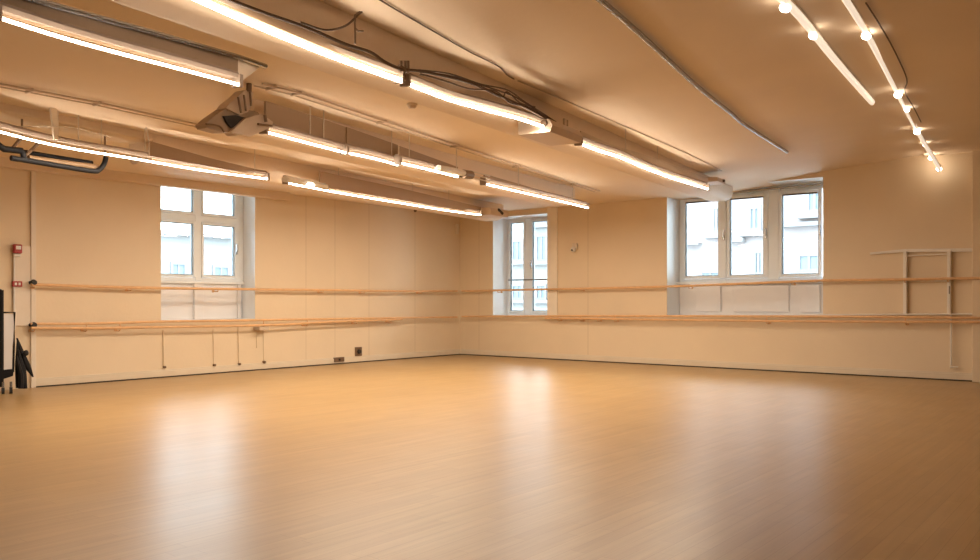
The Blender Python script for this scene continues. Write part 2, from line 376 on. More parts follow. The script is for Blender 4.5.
bm = BM(); wbox(bm, 'x', PW, LW(95, 250)[0], LW(305, 250)[0], -.3, 6.2, LW(180, 236)[1], LW(180, 232)[1], .02); obj('roof', bm, M['stone'], b, False)

# ---------------------------------------------------------------- ceiling beams
def beam(name, P, Q, zb, width=.34, r=.07, steps=None, nose=True):
    """plaster downstand whose right face runs from P to Q in plan"""
    d = (Q-P); d.z = 0; d.normalize()
    n = 6; prof = []
    arc = [(-r+r*math.cos(a), r-r*math.sin(a)) for a in [math.pi/2*k/n for k in range(n+1)]]
    prof = [(0, 1)]+[(a, b) for a, b in arc]+[(-width-a, b) for a, b in arc[::-1]]+[(-width, 1)]
    bm = BM(); rings = []
    L = (Q-P).length
    S = [(0, 1)]+([(L-.18, 1), (L-.10, .92), (L-.04, .75), (L, .45)] if nose else [(L, 1)])
    for s, k in S:
        p = P+d*s; zt = zc(p.x)+.03
        ring_ = []
        for a, bb in prof:
            aa = -width/2+(a+width/2)*(1 if k == 1 else (.45+.55*k))
            z = zt if bb == 1 else zt-(zt-(zb+bb))*k
            side = Vector((d.y, -d.x, 0))
            ring_.append(bm.verts.new((p.x+side.x*aa, p.y+side.y*aa, z)))
        rings.append(ring_)
    m = len(prof)
    for a, bb in zip(rings, rings[1:]):
        for k in range(m): bm.faces.new((a[k], a[(k+1)%m], bb[(k+1)%m], bb[k]))
    bm.faces.new(rings[0]); bm.faces.new(rings[-1][::-1])
    return struct(obj(name, bm, M['beam']))
ZA, ZB1, Z1 = 2.21, 2.21, 2.31
def shift(p, q, off):                      # move a plan line to its left
    d = (q-p); d.z = 0; d.normalize(); s = Vector((-d.y, d.x, 0))*off
    return p+s, q+s
A0, A1 = at(0, 132, ZA), at(480, 215, ZA)
B0, B1 = at(265, 132, ZB1), at(590, 208, ZB1)
R0, R1 = at(200, 0, Z1), at(710, 190, Z1)
K0, K1 = at(0, 18, 2.25), at(240, 85, 2.25)
def ext(p, q, t): return p+(q-p)*t
a0, a1 = shift(A0, A1, .30); b0, b1 = shift(B0, B1, .24); r0, r1 = shift(R0, R1, .20)
beam('trim_5', ext(a0, a1, (at_plane(150, 130, a0, a1)-a0).length/(a1-a0).length), at_plane(506, 212, a0, a1)*1, ZA+.03)
beam('trim_6', ext(a0, a1, -.6), ext(a0, a1, (at_plane(152, 130, a0, a1)-a0).length/(a1-a0).length), 2.43, r=.02, nose=False)
beam('trim_7', ext(b0, b1, .02), ext(b0, b1, 1.02), ZB1+.04)
beam('trim_8', ext(r0, r1, -.25), at_plane(735, 185, r0, r1)*1, Z1+.05, width=.36, r=.10)

# ---------------------------------------------------------------- tube luminaires
def luminaire(px, z, top, label, wires=(), shade='shade', r=.008, power=1, cat='ceiling light', group='long tube lights hung along the ceiling beams', flap=False):
    pts = smooth_pts([at(a, b, z) for a, b in px])
    P, Q = pts[0], pts[-1]
    t = thing('tube_light', label, cat, ((P+Q)/2)*1, group)
    bm = BM(); tube(bm, pts, r, 12); obj('tube', bm, M['tube'], t)
    d = (Q-P).normalized(); s = Vector((-d.y, d.x, 0)); up = Vector((0,0,1))
    la = bpy.data.lights.new('lamp', 'AREA'); la.shape = 'RECTANGLE'; la.size = (Q-P).length; la.size_y = r*1.8
    la.energy = LAMP_W*la.size*power; la.color = WARM
    lo = bpy.data.objects.new('lamp', la); C.objects.link(lo); lo.parent = t
    lo.location = -up*(r+.006)+(pts[len(pts)//2]-(P+Q)/2)*.5; lo.rotation_euler = (0, 0, math.atan2(d.y, d.x))
    hp = [p+s*.032+up*.058 for p in pts]
    bm = BM(); sweep(bm, hp, [(-.028,-.016),(.022,-.016),(.026,.008),(.012,.026),(-.028,.026)]); obj('housing', bm, M['lamp_body'], t)
    for p, sg in ((P, -1), (Q, 1)):
        bm = BM(); sweep(bm, [p-d*.012+up*.012+s*.008, p+d*.012+up*.012+s*.008], [(-.05,-.022),(.022,-.026),(.022,.05),(-.05,.05)]); obj('end_cap', bm, M['lamp_body'], t)
    if top:
        P2_, Q2_ = shift(P, Q, .055)
        n = 14; xs_ = [top[0][0]+(top[-1][0]-top[0][0])*i/n for i in range(n+1)]
        A = []; B = []
        for x in xs_:
            for (xa, ya), (xb_, yb2) in zip(top, top[1:]):
                if xa <= x <= xb_+1e-6: yy = ya+(yb2-ya)*(x-xa)/(xb_-xa); break
            g = at_plane(x, yy, P2_, Q2_); B.append(g+s*.0)
            A.append(Vector((g.x, g.y, z+.03)))
        for g, h in zip(A, B):
            if h.z < g.z+.012: h.z = g.z+.012
        bm = BM(); slab(bm, A, B, s*.02); obj('reflector', bm, M[shade], t)
        if flap:
            bm = BM(); e0, e1 = A[-1], B[-1]
            slab(bm, [e0, e1], [e0+d*.05+s*.03+up*.02, e1+d*.22+s*.03], s*.015); obj('end_flap', bm, M['housing'], t, False)
            bm = BM(); tube(bm, [p-s*.02-up*.012 for p in B]+[e1+d*.22-up*.01], .016, 8); obj('top_rail', bm, M['steel'], t)
    for w in wires:
        # suspension wire from the housing to the ceiling
        best = min(pts, key=lambda p: abs(w-pix(p)))
        q = best+s*.02+up*.05
        bm = BM(); tube(bm, [q, Vector((q.x, q.y, zc(q.x)))], .0045, 6); disc(bm, (q.x, q.y, q.z), (0,0,1), .012, .008, .02, 8)
        obj('suspension_wire', bm, M['wire'], t)
    return t
def pix(p):
    f = -p.x*SX+p.y*CX; return 490+F*(p.x*CX+p.y*SX)/f
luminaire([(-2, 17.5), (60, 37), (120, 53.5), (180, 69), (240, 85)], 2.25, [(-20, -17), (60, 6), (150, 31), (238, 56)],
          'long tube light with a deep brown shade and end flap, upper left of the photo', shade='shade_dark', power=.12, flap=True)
ext1 = [(150, -24)]
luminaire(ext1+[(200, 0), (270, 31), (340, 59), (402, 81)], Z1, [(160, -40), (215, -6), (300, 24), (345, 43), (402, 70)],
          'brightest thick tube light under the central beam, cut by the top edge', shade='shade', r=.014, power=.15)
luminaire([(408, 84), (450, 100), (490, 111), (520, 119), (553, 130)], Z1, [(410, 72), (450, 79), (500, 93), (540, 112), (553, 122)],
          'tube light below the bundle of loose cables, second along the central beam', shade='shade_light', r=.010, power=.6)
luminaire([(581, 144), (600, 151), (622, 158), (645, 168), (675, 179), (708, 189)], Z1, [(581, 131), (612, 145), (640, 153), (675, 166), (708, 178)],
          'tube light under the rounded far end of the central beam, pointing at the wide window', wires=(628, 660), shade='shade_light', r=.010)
luminaire([(266, 132), (300, 141), (346, 153)], ZB1, [(266, 101), (320, 118), (346, 127)],
          'tube light starting beside the metal duct outlet, nearest of the second row', wires=(313, 330))
luminaire([(347, 153), (372, 158), (398, 165)], ZB1, [(347, 127), (398, 145)],
          'short tube light second along the row that starts at the metal duct outlet', wires=(392,))
luminaire([(400, 163), (426, 169), (458, 177)], ZB1, [(400, 146), (425, 155), (458, 167)],
          'short tube light third along the row that starts at the metal duct outlet', wires=(408, 456))
luminaire([(485, 184), (520, 192), (555, 200), (588, 208)], ZB1, [(485, 174), (540, 190), (588, 204)],
          'tube light at the far end of the second row, nearest the narrow window', wires=(520, 578))
luminaire([(-3, 131), (40, 142), (80, 150), (130, 158), (200, 170), (268, 179)], ZA, [(150, 141), (210, 158), (268, 172)],
          'long sagging tube light above the black hanging frame, along the left beam', power=1.35, wires=(56, 76, 104, 147, 255))
luminaire([(287, 183), (340, 193), (400, 203), (450, 211), (481, 215)], ZA, [(320, 171), (400, 188), (481, 207)],
          'tube light along the far half of the left beam, ending before the narrow window', power=1.35, wires=(337, 415, 450))

# strip lights with bulbs at the right
def strip(px, label, bulbs, w):
    pts = []
    for a, b in px:
        z = 2.7
        for _ in range(4): p = at(a, b, z); z = zc(p.x)-.045
        if p.y > YB-.14: p = at_y(a, b, YB-.14)
        pts.append(p)
    sp = smooth_pts(pts); t = thing('strip_light', label, 'ceiling light', ((pts[0]+pts[-1])/2)*1, 'bulb strip lights on the ceiling at the right')
    up = Vector((0,0,1))
    bm = BM(); sweep(bm, [p+up*.03 for p in sp], [(-w*.8,-.012),(w*.8,-.012),(w*.8,.016),(-w*.8,.016)]); obj('channel', bm, M['housing'], t)
    bm = BM(); sweep(bm, sp, [(w*math.cos(a), .022-.034*math.sin(a)) for a in [math.pi*k/8 for k in range(9)]]); obj('diffuser', bm, M['diffuser'], t)
    for a, b, r in bulbs:
        z = 2.7
        for _ in range(4): p = at(a, b, z); z = zc(p.x)-.06
        if p.y > YB-.16: p = at_y(a, b, YB-.16)
        bm = BM(); ball(bm, p, r, (1.0, 1.7, .8)); obj('bulb', bm, M['bulb'], t)
        bm = BM(); disc(bm, p+up*.035, (0,0,1), r*.8, r*.9, .03, 12); obj('bulb_holder', bm, M['housing'], t)
    return t
strip([(770, -10), (800, 19), (835, 62), (872, 104)], 'shorter ceiling strip light with two glowing bulbs, left of the longer strip', [(785, 8, .030), (813, 36, .026)], .025)
strip([(835, -14), (866, 35), (896, 92), (918, 134), (940, 171)], 'longer ceiling strip light with seven glowing bulbs, reaching the back wall', [(866, 36, .028), (898, 95, .030), (907, 110, .022), (917, 132, .030), (925, 145, .022), (931, 158, .030), (939, 169, .030)], .018)
# shallow bulkhead right of the longer strip
p0, p1 = at(872, 0, 2.77), at(946, 168, 2.77)
bm = BM(); d = (p1-p0).normalized()
q0, q1 = p0-d*4, p1
slab(bm, [Vector((q0.x, q0.y, 2.735)), Vector((q1.x, YB, 2.735))], [Vector((XR, q0.y, 2.735)), Vector((XR, YB, 2.735))], (0, 0, .05)); struct(obj('trim_9', bm, M['ceiling'], smooth=False))

# ---------------------------------------------------------------- conduits and cables
def at_ceiling(a, b, drop=.015):
    z = 2.55
    for _ in range(6): p = at(a, b, z); z = zc(p.x)-drop
    return p
bm = BM(); tube(bm, smooth_pts([at_ceiling(a, b, .03) for a, b in ((585, -13), (640, 34), (690, 80), (718, 103), (732, 114), (745, 125), (787, 152))]), .018, 10)
tag(obj('conduit_pipe', bm, M['steel']), 'thin bare steel pipe crossing the ceiling between central beam and right strip lights', 'pipe')
for lab, px in (('thin painted conduit running along the ceiling just right of the left beam', [(-5, 83), (100, 103), (245, 135), (400, 168), (492, 187)]),
                ('thin painted conduit on the ceiling beside the row of short tube lights', [(262, 84), (300, 93), (420, 133), (520, 166), (600, 191)])):
    g = thing('ceiling_conduit', lab, 'conduit', at_ceiling(*px[1]))
    pp = [at_ceiling(*q) for q in px]
    bm = BM(); tube(bm, pp, .008, 8); obj('pipe', bm, M['paleconduit'], g)
    bm = BM(); tube(bm, [p+Vector((-.09, 0, -.0)) for p in pp], .005, 8); obj('thin_pipe', bm, M['paleconduit'], g)
    for i in range(1, 12, 2):
        p = pp[0].lerp(pp[-1], i/12)
        k = int(i/12*(len(pp)-1)); fr = i/12*(len(pp)-1)-k; p = pp[k].lerp(pp[min(k+1, len(pp)-1)], fr)
        bm = BM(); box(bm, p.x-.105, p.x+.012, p.y-.008, p.y+.008, p.z-.010, p.z+.012, .002); obj('pipe_clip', bm, M['paleconduit'], g, False)
cg = 'loose cables along the central beam'
def rowpt(a, b): return at_plane(a, b, *shift(R0, R1, -.03))
def cable(px, label, r=.007, grp=None, fn=rowpt, m='cord'):
    bm = BM(); tube(bm, smooth_pts([fn(a, b) for a, b in px], 6), r, 7); return tag(obj('cable', bm, M[m]), label, 'cable', grp)
cable([(225, -2), (262, 12), (305, 27), (345, 44), (370, 52), (385, 62), (402, 69), (425, 72), (470, 83), (500, 96), (530, 110), (556, 125)], 'dark cable clipped along the top of the brightest tube light', .009)
cable([(300, 22), (325, 30), (345, 26), (358, 15), (362, 12)], 'dark cable looping up to a hook on the central beam', .006)
for k, (lab, px) in enumerate((('lowest dark cable of the tangled bundle on the central beam', [(420, 74), (445, 81), (470, 89), (495, 91), (510, 103), (530, 108), (552, 121)]),
        ('middle dark cable of the tangled bundle on the central beam', [(420, 72), (450, 76), (478, 84), (505, 93), (515, 97), (533, 108), (556, 124)]),
        ('wavy dark cable of the tangled bundle on the central beam', [(418, 70), (436, 75), (470, 82), (500, 97), (507, 92), (520, 103), (535, 107)]),
        ('topmost dark cable of the tangled bundle on the central beam', [(418, 70), (450, 74), (480, 84), (507, 90), (525, 102), (556, 122)]))):
    cable(px, lab, .0055, cg)
bm = BM(); tube(bm, smooth_pts([at_ceiling(a, b, .012) for a, b in ((372, -5), (395, 9), (440, 35), (470, 52), (498, 66), (507, 75), (514, 79))], 5), .005, 7)
tag(obj('cable', bm, M['cord']), 'long thin cable along the ceiling edge of the central beam', 'cable')
bm = BM(); tube(bm, smooth_pts([at_ceiling(a, b, .008) for a, b in ((518, 81), (566, 101), (640, 133), (690, 155), (722, 171))], 5), .005, 7)
tag(obj('cable', bm, M['paleconduit']), 'painted-over cable along the far half of the central beam', 'cable')
bm = BM(); tube(bm, smooth_pts([at_ceiling(a, b, .05) for a, b in ((866, 3), (880, 25), (892, 46), (904, 71), (907, 82), (905, 92), (914, 108), (921, 122))], 5), .005, 7)
tag(obj('cable', bm, M['cord']), 'thin dark cable on the ceiling right of the longer strip light', 'cable')
# hook and clamps on the central beam
g = thing('cable_hook', 'small two-armed metal cable hook on the upper central beam', 'hook', rowpt(355, 30))
bm = BM(); tube(bm, [rowpt(355, 44), rowpt(355, 15), rowpt(360, 12)], .006, 7); obj('stem', bm, M['bracket'], g)
bm = BM(); tube(bm, smooth_pts([rowpt(355, 28), rowpt(358, 31), rowpt(363, 31)]), .006, 7); obj('arm', bm, M['bracket'], g)
g = thing('cable_clamp', 'brown metal clamp joining the two nearest tube lights of the central beam', 'clamp', rowpt(404, 72))
for dx in (-3, 1, 4):
    bm = BM(); tube(bm, [rowpt(404+dx, 72), rowpt(404+dx, 61)], .009, 8); obj('bolt', bm, M['bracket'], g)
bm = BM(); tube(bm, smooth_pts([rowpt(399, 66), rowpt(404, 70), rowpt(404, 80)]), .012, 8); obj('strap', bm, M['bracket'], g)
# boxy junction between second and third luminaire of the central beam
g = thing('junction_box', 'beige folded metal junction box between two tube lights of the central beam', 'junction box', rowpt(562, 134))
d1 = (R1-R0).normalized(); s1 = Vector((d1.y, -d1.x, 0)); U = Vector((0,0,1))
c = rowpt(563, 133); Lg = .32
bm = BM(); sweep(bm, [c-d1*Lg, c-d1*.1, c+d1*Lg*.7], [(-.235,-.045),(.05,-.05),(.07,0),(.04,.05),(-.235,.06)]); obj('body', bm, M['shade_light'], g, False)
bm = BM(); sweep(bm, [c-d1*(Lg+.01)+U*.02, c-d1*(Lg-.02)+U*.02], circ(.028, 10)); obj('cable_gland', bm, M['cord'], g)
for k_, r_ in ((.02, .010), (.08, .007)):
    bm = BM(); tube(bm, [c+d1*k_+U*.05, c+d1*k_+U*.12], r_, 8); obj('fixing_stud', bm, M['paleconduit'], g)
# vent cap at the rounded end of the central beam
e0 = at_plane(733, 178, r0, r1)
g = thing('junction_box', 'small brown cable box at the rounded far end of the central beam', 'junction box', rowpt(722, 180))
c = rowpt(722, 181)
bm = BM(); sweep(bm, [c-d1*.22, c+d1*.10], [(-.235,-.03),(.012,-.03),(.012,.02),(-.235,.05)]); obj('body', bm, M['shade_light'], g, False)
bm = BM(); disc(bm, c+s1*.02, s1, .02, .016, .03, 12); obj('cable_gland', bm, M['cord'], g)
# dark-mouthed duct outlet where the second row starts
vp0, vp1 = shift(B0, B1, -.02)
def dp(a, b, off=0): return at_plane(a, b, *shift(B0, B1, -.02+off))
g = thing('duct_outlet', 'beige sheet metal duct outlet with a dark mouth hanging from the ceiling', 'duct', dp(240, 120))
def plate(outline, thick, off=0):
    bm = BM(); d = (B1-B0).normalized(); s = Vector((-d.y, d.x, 0))
    f = [bm.verts.new(dp(a, b, off)) for a, b in outline]; k = [bm.verts.new(v.co+s*thick) for v in f]
    bm.faces.new(f); bm.faces.new(k[::-1])
    for i in range(len(f)): bm.faces.new((f[i], f[(i+1)%len(f)], k[(i+1)%len(f)], k[i]))
    return bm
obj('hood', plate([(205, 124), (213, 117), (226, 108), (240, 108), (258, 112), (262, 118), (248, 127), (232, 132), (222, 132), (207, 128)], .10, .02), M['shade'], g, False)
obj('hood_mouth', plate([(224, 116), (236, 115), (246, 118), (239, 124), (232, 128), (227, 122)], .03, -.0), M['dark'], g, False)
obj('hood_flap', plate([(231, 132), (246, 118), (262, 114), (273, 122), (272, 127), (258, 133), (250, 137)], .03, -.03), M['shade_light'], g, False)
obj('neck', plate([(226, 108), (230, 103), (238, 97), (245, 90), (253, 92), (252, 104), (248, 112), (240, 115)], .10, .0), M['shade_light'], g, False)
for a, b, c_, d_ in ((238, 97, 241, 113), (244, 95, 246, 111), (250, 92, 251, 106)):
    bm = BM(); tube(bm, [dp(a, b, -.02), dp(c_, d_, -.02)], .008, 7); obj('brace', bm, M['bracket'], g)
bm = BM(); tube(bm, smooth_pts([dp(206, 124, -.01), dp(219, 126, -.01), dp(224, 132, -.01)]), .007, 7); obj('hood_rim', bm, M['bracket'], g)
q = dp(249, 92); bm = BM(); tube(bm, [q, Vector((q.x, q.y, zc(q.x)))], .02, 8); obj('hanger', bm, M['bracket'], g)
bm = BM(); tube(bm, [dp(266, 122, -.05), dp(265, 115, -.05)], .012, 8); obj('fixing_stud', bm, M['bracket'], g)
bm = BM(); tube(bm, [dp(258, 124, -.05), dp(272, 126, -.05)], .009, 8); obj('fixing_stud', bm, M['bracket'], g)
# clear bowl fitting on the left beam, and diffuser fitting in the second row
def fit(P, Q): return lambda a, b: at_plane(a, b, *shift(P, Q, -.05))
fa = fit(A0, A1); fb = fit(B0, B1)
g = thing('glass_fitting', 'shiny clear bowl light fitting between the two tubes of the left beam', 'light fitting', fa(306, 184))
dA = (A1-A0).normalized()
bm = BM(); sweep(bm, smooth_pts([fa(285, 179), fa(300, 181), fa(314, 184), fa(325, 187)]), circ(.05, 14, .032)); obj('bowl', bm, M['whitep'], g)
bm = BM(); ball(bm, fa(310, 185)+Vector((.05,-.03,-.01)), .028, (1,1.6,.7)); obj('bulb', bm, M['bulb'], g)
bm = BM(); disc(bm, fa(326, 187), dA, .035, .02, .05, 12); obj('end_knob', bm, M['steel'], g)
g = thing('glass_fitting', 'pale flared light fitting in the second row, right of its short tubes', 'light fitting', fb(455, 172))
bm = BM(); sweep(bm, smooth_pts([fb(438, 168), fb(450, 170), fb(462, 173), fb(468, 175)]), circ(.04, 12, .03)); obj('flare', bm, M['whitep'], g)
bm = BM(); tube(bm, [fb(463, 174), fb(471, 175)], .045, 10); obj('clamp_block', bm, M['bracket'], g)
bm = BM()
for dz in (0, 3, 6): tube(bm, [fb(470, 171+dz), fb(490, 176+dz)], .006, 6)
obj('prong', bm, M['wire'], g)
# junction at the end of the left beam
g = thing('junction_box', 'pale cable box with a dark opening at the far end of the left beam', 'junction box', fa(498, 212))
bm = BM(); sweep(bm, [fa(488, 211), fa(506, 214)], [(-.36,-.05),(.03,-.05),(.05,0),(.03,.05),(-.36,.05)]); obj('body', bm, M['shade_light'], g, False)
bm = BM(); tube(bm, [fa(497, 210)+Vector((.05,-.03,0)), fa(501, 214)+Vector((.05,-.03,0))], .022, 8); obj('opening', bm, M['dark'], g)

# smoke detectors
for a, b, r, lab in ((412, 104, .045, 'small round smoke detector alone on the ceiling below the central beam lights'), (331, 53, .06, 'flat round ceiling disc beside the brightest tube light')):
    p = at_ceiling(a, b, 0); g = thing('smoke_detector', lab, 'smoke detector', p)
    bm = BM(); disc(bm, p-Vector((0,0,.008)), (0,0,1), r*.95, r, .016, 24); obj('base', bm, M['housing'], g)
    bm = BM(); disc(bm, p-Vector((0,0,.026)), (0,0,1), r*.55, r*.85, .02, 24); obj('sensor_cover', bm, M['shade_light'], g)

# pale bracket plate and thin sagging wire at the near end of the left beam
def ap(a, b, off=.12): return at_plane(a, b, *shift(A0, A1, off))
bm = BM(); slab(bm, [ap(50.5, 107), ap(53, 124), ap(54.5, 139)], [ap(56.5, 107), ap(58, 124), ap(58.5, 139)], (-.03, 0, 0))
tag(obj('beam_bracket', bm, M['housing'], smooth=False), 'pale upright bracket plate under the near end of the left beam', 'bracket')
bm = BM(); tube(bm, smooth_pts([ap(-5, 126), ap(25, 126.5), ap(56, 126.5), ap(76, 128), ap(92, 132), ap(110, 137)]), .005, 7)
tag(obj('thin_wire', bm, M['wire']), 'thin pale wire crossing the upright bracket plate under the left beam', 'wire')
bm = BM(); tube(bm, smooth_pts([ap(146, 127), ap(150, 143), ap(156, 151), ap(172, 157), ap(200, 162), ap(235, 166), ap(266, 171)]), .005, 7)
tag(obj('thin_wire', bm, M['wire']), 'thin pale wire sagging along the left beam towards the four-pane window', 'wire')
# black hanging frame at the left
H0, H1 = shift(A0, A1, .42)
def hp_(a, b, off=0): return at_plane(a, b, *shift(A0, A1, .42+off))
g = thing('hanging_frame', 'black U-shaped metal frame holding a tan roll, hung below the left beam', 'frame', hp_(60, 165))
bm = BM(); tube(bm, smooth_pts([hp_(11, 158), hp_(30, 161), hp_(60, 166), hp_(92, 171), hp_(99, 170), hp_(104, 164), hp_(106, 157)]), .022, 10); obj('lower_bar', bm, M['black'], g)
bm = BM(); tube(bm, [hp_(24, 152, .1), hp_(60, 158, .1), hp_(92, 163, .1)], .020, 10); obj('upper_bar', bm, M['black'], g)
bm = BM(); tube(bm, [hp_(28, 158, .05), hp_(60, 162.5, .05), hp_(97, 167.5, .05)], .026, 14); obj('roll', bm, M['tan'], g)
bm = BM(); tube(bm, [hp_(-6, 142), hp_(4, 149), hp_(22, 151)], .026, 10); tube(bm, [hp_(22, 151), hp_(25, 160)], .022, 10); obj('left_arm', bm, M['black'], g)
for a, b, c_, d_ in ((11, 150, 22, 137), (25, 156, 38, 144)):
    bm = BM(); tube(bm, [hp_(a, b), hp_(c_, d_)], .014, 8); obj('strut', bm, M['bracket'], g)
for a, b in ((22, 138), (105, 158)):
    q = hp_(a, b); bm = BM(); tube(bm, [q, Vector((q.x, q.y, zc(q.x)))], .009, 8); obj('hanger', bm, M['bracket'], g)

# ---------------------------------------------------------------- barres
def barre(label, pts, brackets, wall, rails):
    t = thing('ballet_barre', label, 'ballet barre', pts[0][0], 'wooden ballet barres along the walls')
    for P in pts:
        bm = BM(); tube(bm, smooth_pts(P, 3), rails, 12); obj('rail', bm, M['wood'], t)
    for q in brackets:
        bm = BM()
        lo_ = min(p.z for p in q); top = q[0]
        w = Vector((XL, q[0].y, lo_-.03)) if wall == 'L' else Vector((q[0].x, YB, lo_-.03))
        k = w-Vector((q[0].x, q[0].y, w.z)); k.normalize()
        tube(bm, smooth_pts([q[0]-Vector((0,0,.012)), Vector((q[0].x, q[0].y, lo_-.035)), w]), .007, 8)
        disc(bm, w-k*.006, k, .018, .018, .012, 14); obj('bracket', bm, M['wood'], t)
    return t
def bl(a, b, o=.11): return at_x(a, b, XL+o)
def bb(a, b, o=.11): return at_y(a, b, YB-o)
def along(P, xs_): 
    out = []
    for x in xs_:
        i = max(k for k in range(len(P)-1) if k == 0 or pix(P[k]) <= x)
        f = (x-pix(P[i]))/(pix(P[i+1])-pix(P[i])); out.append(P[i].lerp(P[i+1], f))
    return out
up_l = [bl(31, 284.5), bl(95, 286.5), bl(160, 288), bl(230, 289), bl(323, 290), bl(390, 291), bl(457, 291)]
barre('upper wooden ballet barre on the left wall, passing below the four-pane window', [up_l], [[p] for p in along(up_l, (34, 130, 217, 323, 363, 420))], 'L', .017)
lo1 = [bl(31, 324), bl(95, 323.5), bl(160, 321.5), bl(240, 320.5), bl(323, 319), bl(400, 317.8), bl(457, 317)]
lo2 = [bl(31, 328, .13), bl(100, 328, .13), bl(160, 327, .13), bl(270, 325, .13), bl(330, 322, .12), bl(402, 319.3, .115)]
barre('lower double wooden ballet barre on the left wall, below the four-pane window', [lo1, lo2], [[p, q] for p, q in zip(along(lo1, (34, 86, 119, 262, 306, 355, 390)), along(lo2, (34, 86, 119, 262, 306, 355, 390)))], 'L', .0155)
up_b = [bb(462, 291), bb(560, 289), bb(667, 286.5), bb(745, 283.5), bb(823, 280.5), bb(900, 279.5), bb(985, 278)]
barre('upper wooden ballet barre on the back wall, crossing under both windows', [up_b], [[p] for p in along(up_b, (500, 582, 690, 793, 905, 949))], 'B', .017)
lb1 = [bb(462, 316.5), bb(560, 316), bb(667, 316), bb(823, 316.5), bb(985, 318)]
lb2 = [bb(545, 318.2, .12), bb(600, 318.8, .13), bb(667, 319.8, .13), bb(823, 321.5, .13), bb(985, 322, .13)]
barre('lower double wooden ballet barre on the back wall, below the windows', [lb1, lb2], [[p, q] for p, q in zip(along(lb1, (558, 582, 600, 617, 771, 910)), along(lb2, (558, 582, 600, 617, 771, 910)))], 'B', .0155)
for a, b, lab in ((32, 282.5, 'black round end mount of the upper barre at the far left'), (32, 325, 'black round end mount of the lower barre at the far left')):
    p = bl(a, b, .06); g = thing('barre_mount', lab, 'bracket', Vector((XL, p.y, p.z)))
    bm = BM(); disc(bm, p+Vector((.055,0,0)), (1,0,0), .034, .026, .03, 16); obj('cap', bm, M['rubber'], g)
    bm = BM(); disc(bm, p+Vector((0.0,0,0)), (1,0,0), .02, .02, .08, 14); obj('stem', bm, M['black'], g)

# ---------------------------------------------------------------- pale frame on the back wall at the right
YF = YB-.05
def fr(a, b): return at_y(a, b, YF)
g = thing('wall_frame', 'pale painted metal frame of posts and rails fixed to the back wall at the right', 'frame', fr(930, 318))
def bar(name, a, b, r, m='frame_paint'):
    bm = BM(); tube(bm, [fr(*a), fr(*b)], r, 8); return obj(name, bm, M[m], g)
bm = BM(); slab(bm, [fr(870, 252.5), fr(905, 249), fr(985, 248)], [fr(870, 254.5), fr(905, 252), fr(985, 251.5)], (0, .05, 0)); obj('top_rail', bm, M['frame_paint'], g, False)
for a, b, c_ in ((905, 251, 314), (949, 250, 315)):
    bm = BM(); p, q = fr(a-1.8, b), fr(a+1.8, c_); box(bm, p.x, q.x, YF-.01, YB-.001, q.z, p.z, .004); obj('post', bm, M['frame_paint'], g, False)
bar('middle_rail', (905, 280.5), (949, 281), .010, 'frame_paint'); bar('middle_rail', (907, 256), (947, 254), .008, 'frame_paint')
bar('bottom_rail', (800, 315), (985, 314), .011, 'frame_paint')
bar('lower_post', (951, 315), (951, 366), .010, 'frame_paint'); bar('foot', (950, 367), (958, 367), .010, 'frame_paint')
bar('slot_plate', (949.5, 286), (949.5, 294), .012, 'dark')

# ---------------------------------------------------------------- small wall things
p = at_y(576, 249, YB)
g = thing('security_camera', 'small white security camera on the back wall right of the narrow window', 'camera', p)
bm = BM(); box(bm, p.x-.05, p.x+.04, YB-.05, YB, p.z-.01, p.z+.09, .012); obj('base', bm, M['housing'], g, False)
bm = BM(); ball(bm, (p.x-.01, YB-.06, p.z-.01), .045); obj('dome', bm, M['whitep'], g)
bm = BM(); disc(bm, (p.x-.01, YB-.10, p.z-.022), (0,-1,0), .016, .014, .03, 14); obj('lens', bm, M['dark'], g)
p = at_x(457, 229, XL)
bm = BM(); box(bm, XL, XL+.03, p.y-.06, p.y+.02, p.z-.09, p.z+.09, .008); tag(obj('wall_sensor', bm, M['housing'], smooth=False), 'small pale rectangular sensor high on the left wall at the corner', 'sensor')
p = at_x(415, 210.5, XL)
bm = BM(); disc(bm, (XL+.012, p.y, p.z), (1,0,0), .03, .02, .024, 12); tag(obj('wall_stud', bm, M['bracket']), 'tiny dark stud high on the left wall under the far tube light', 'stud')
for a, b, w, h, lab in ((358, 351.5, .07, .07, 'dark square wall socket low on the left wall nearer the corner'), (338, 359.5, .10, .035, 'flat dark wall socket just above the baseboard of the left wall')):
    p = at_x(a, b, XL); g = thing('wall_socket', lab, 'socket', p)
    bm = BM(); box(bm, XL, XL+.02 if h > .05 else XL+.035, p.y-w, p.y+w, p.z-h, p.z+h, .006); obj('plate', bm, M['bracket'], g, False)
    bm = BM(); disc(bm, (XL+.03, p.y, p.z), (1,0,0), h*.5, h*.45, .03, 12); obj('outlet', bm, M['dark'], g)
wg = 'thin painted pipes below the four-pane window'
for a, ya, yb_, lab, r, knob in ((163, 330, 367, 'leftmost thin pipe on the wall below the four-pane window', .010, True), (213, 329, 365, 'second thin pipe from the left on the wall below the four-pane window', .007, True),
                       (238, 327, 364, 'third thin pipe from the left on the wall below the four-pane window', .009, True), (256, 327, 348, 'short thin pipe on the wall below the right edge of the four-pane window', .007, False), (263, 327, 362, 'rightmost thin pipe below the four-pane window, ending in a dark knob', .006, True)):
    p, q = at_x(a, ya, XL), at_x(a+.5, yb_, XL); g = thing('wall_pipe', lab, 'pipe', q, wg)
    bm = BM(); tube(bm, [Vector((XL+r, p.y, p.z)), Vector((XL+r, q.y, q.z))], r, 8); obj('pipe', bm, M['plain'], g)
    if knob: bm = BM(); disc(bm, (XL+.02, q.y, q.z), (1,0,0), .022 if a > 262 else .014, .016, .04, 12); obj('knob', bm, M['bracket'], g)
p = at_x(262, 328, XL+.06); bm = BM(); box(bm, XL, XL+.14, p.y-.10, p.y+.06, p.z-.03, p.z+.02, .006)
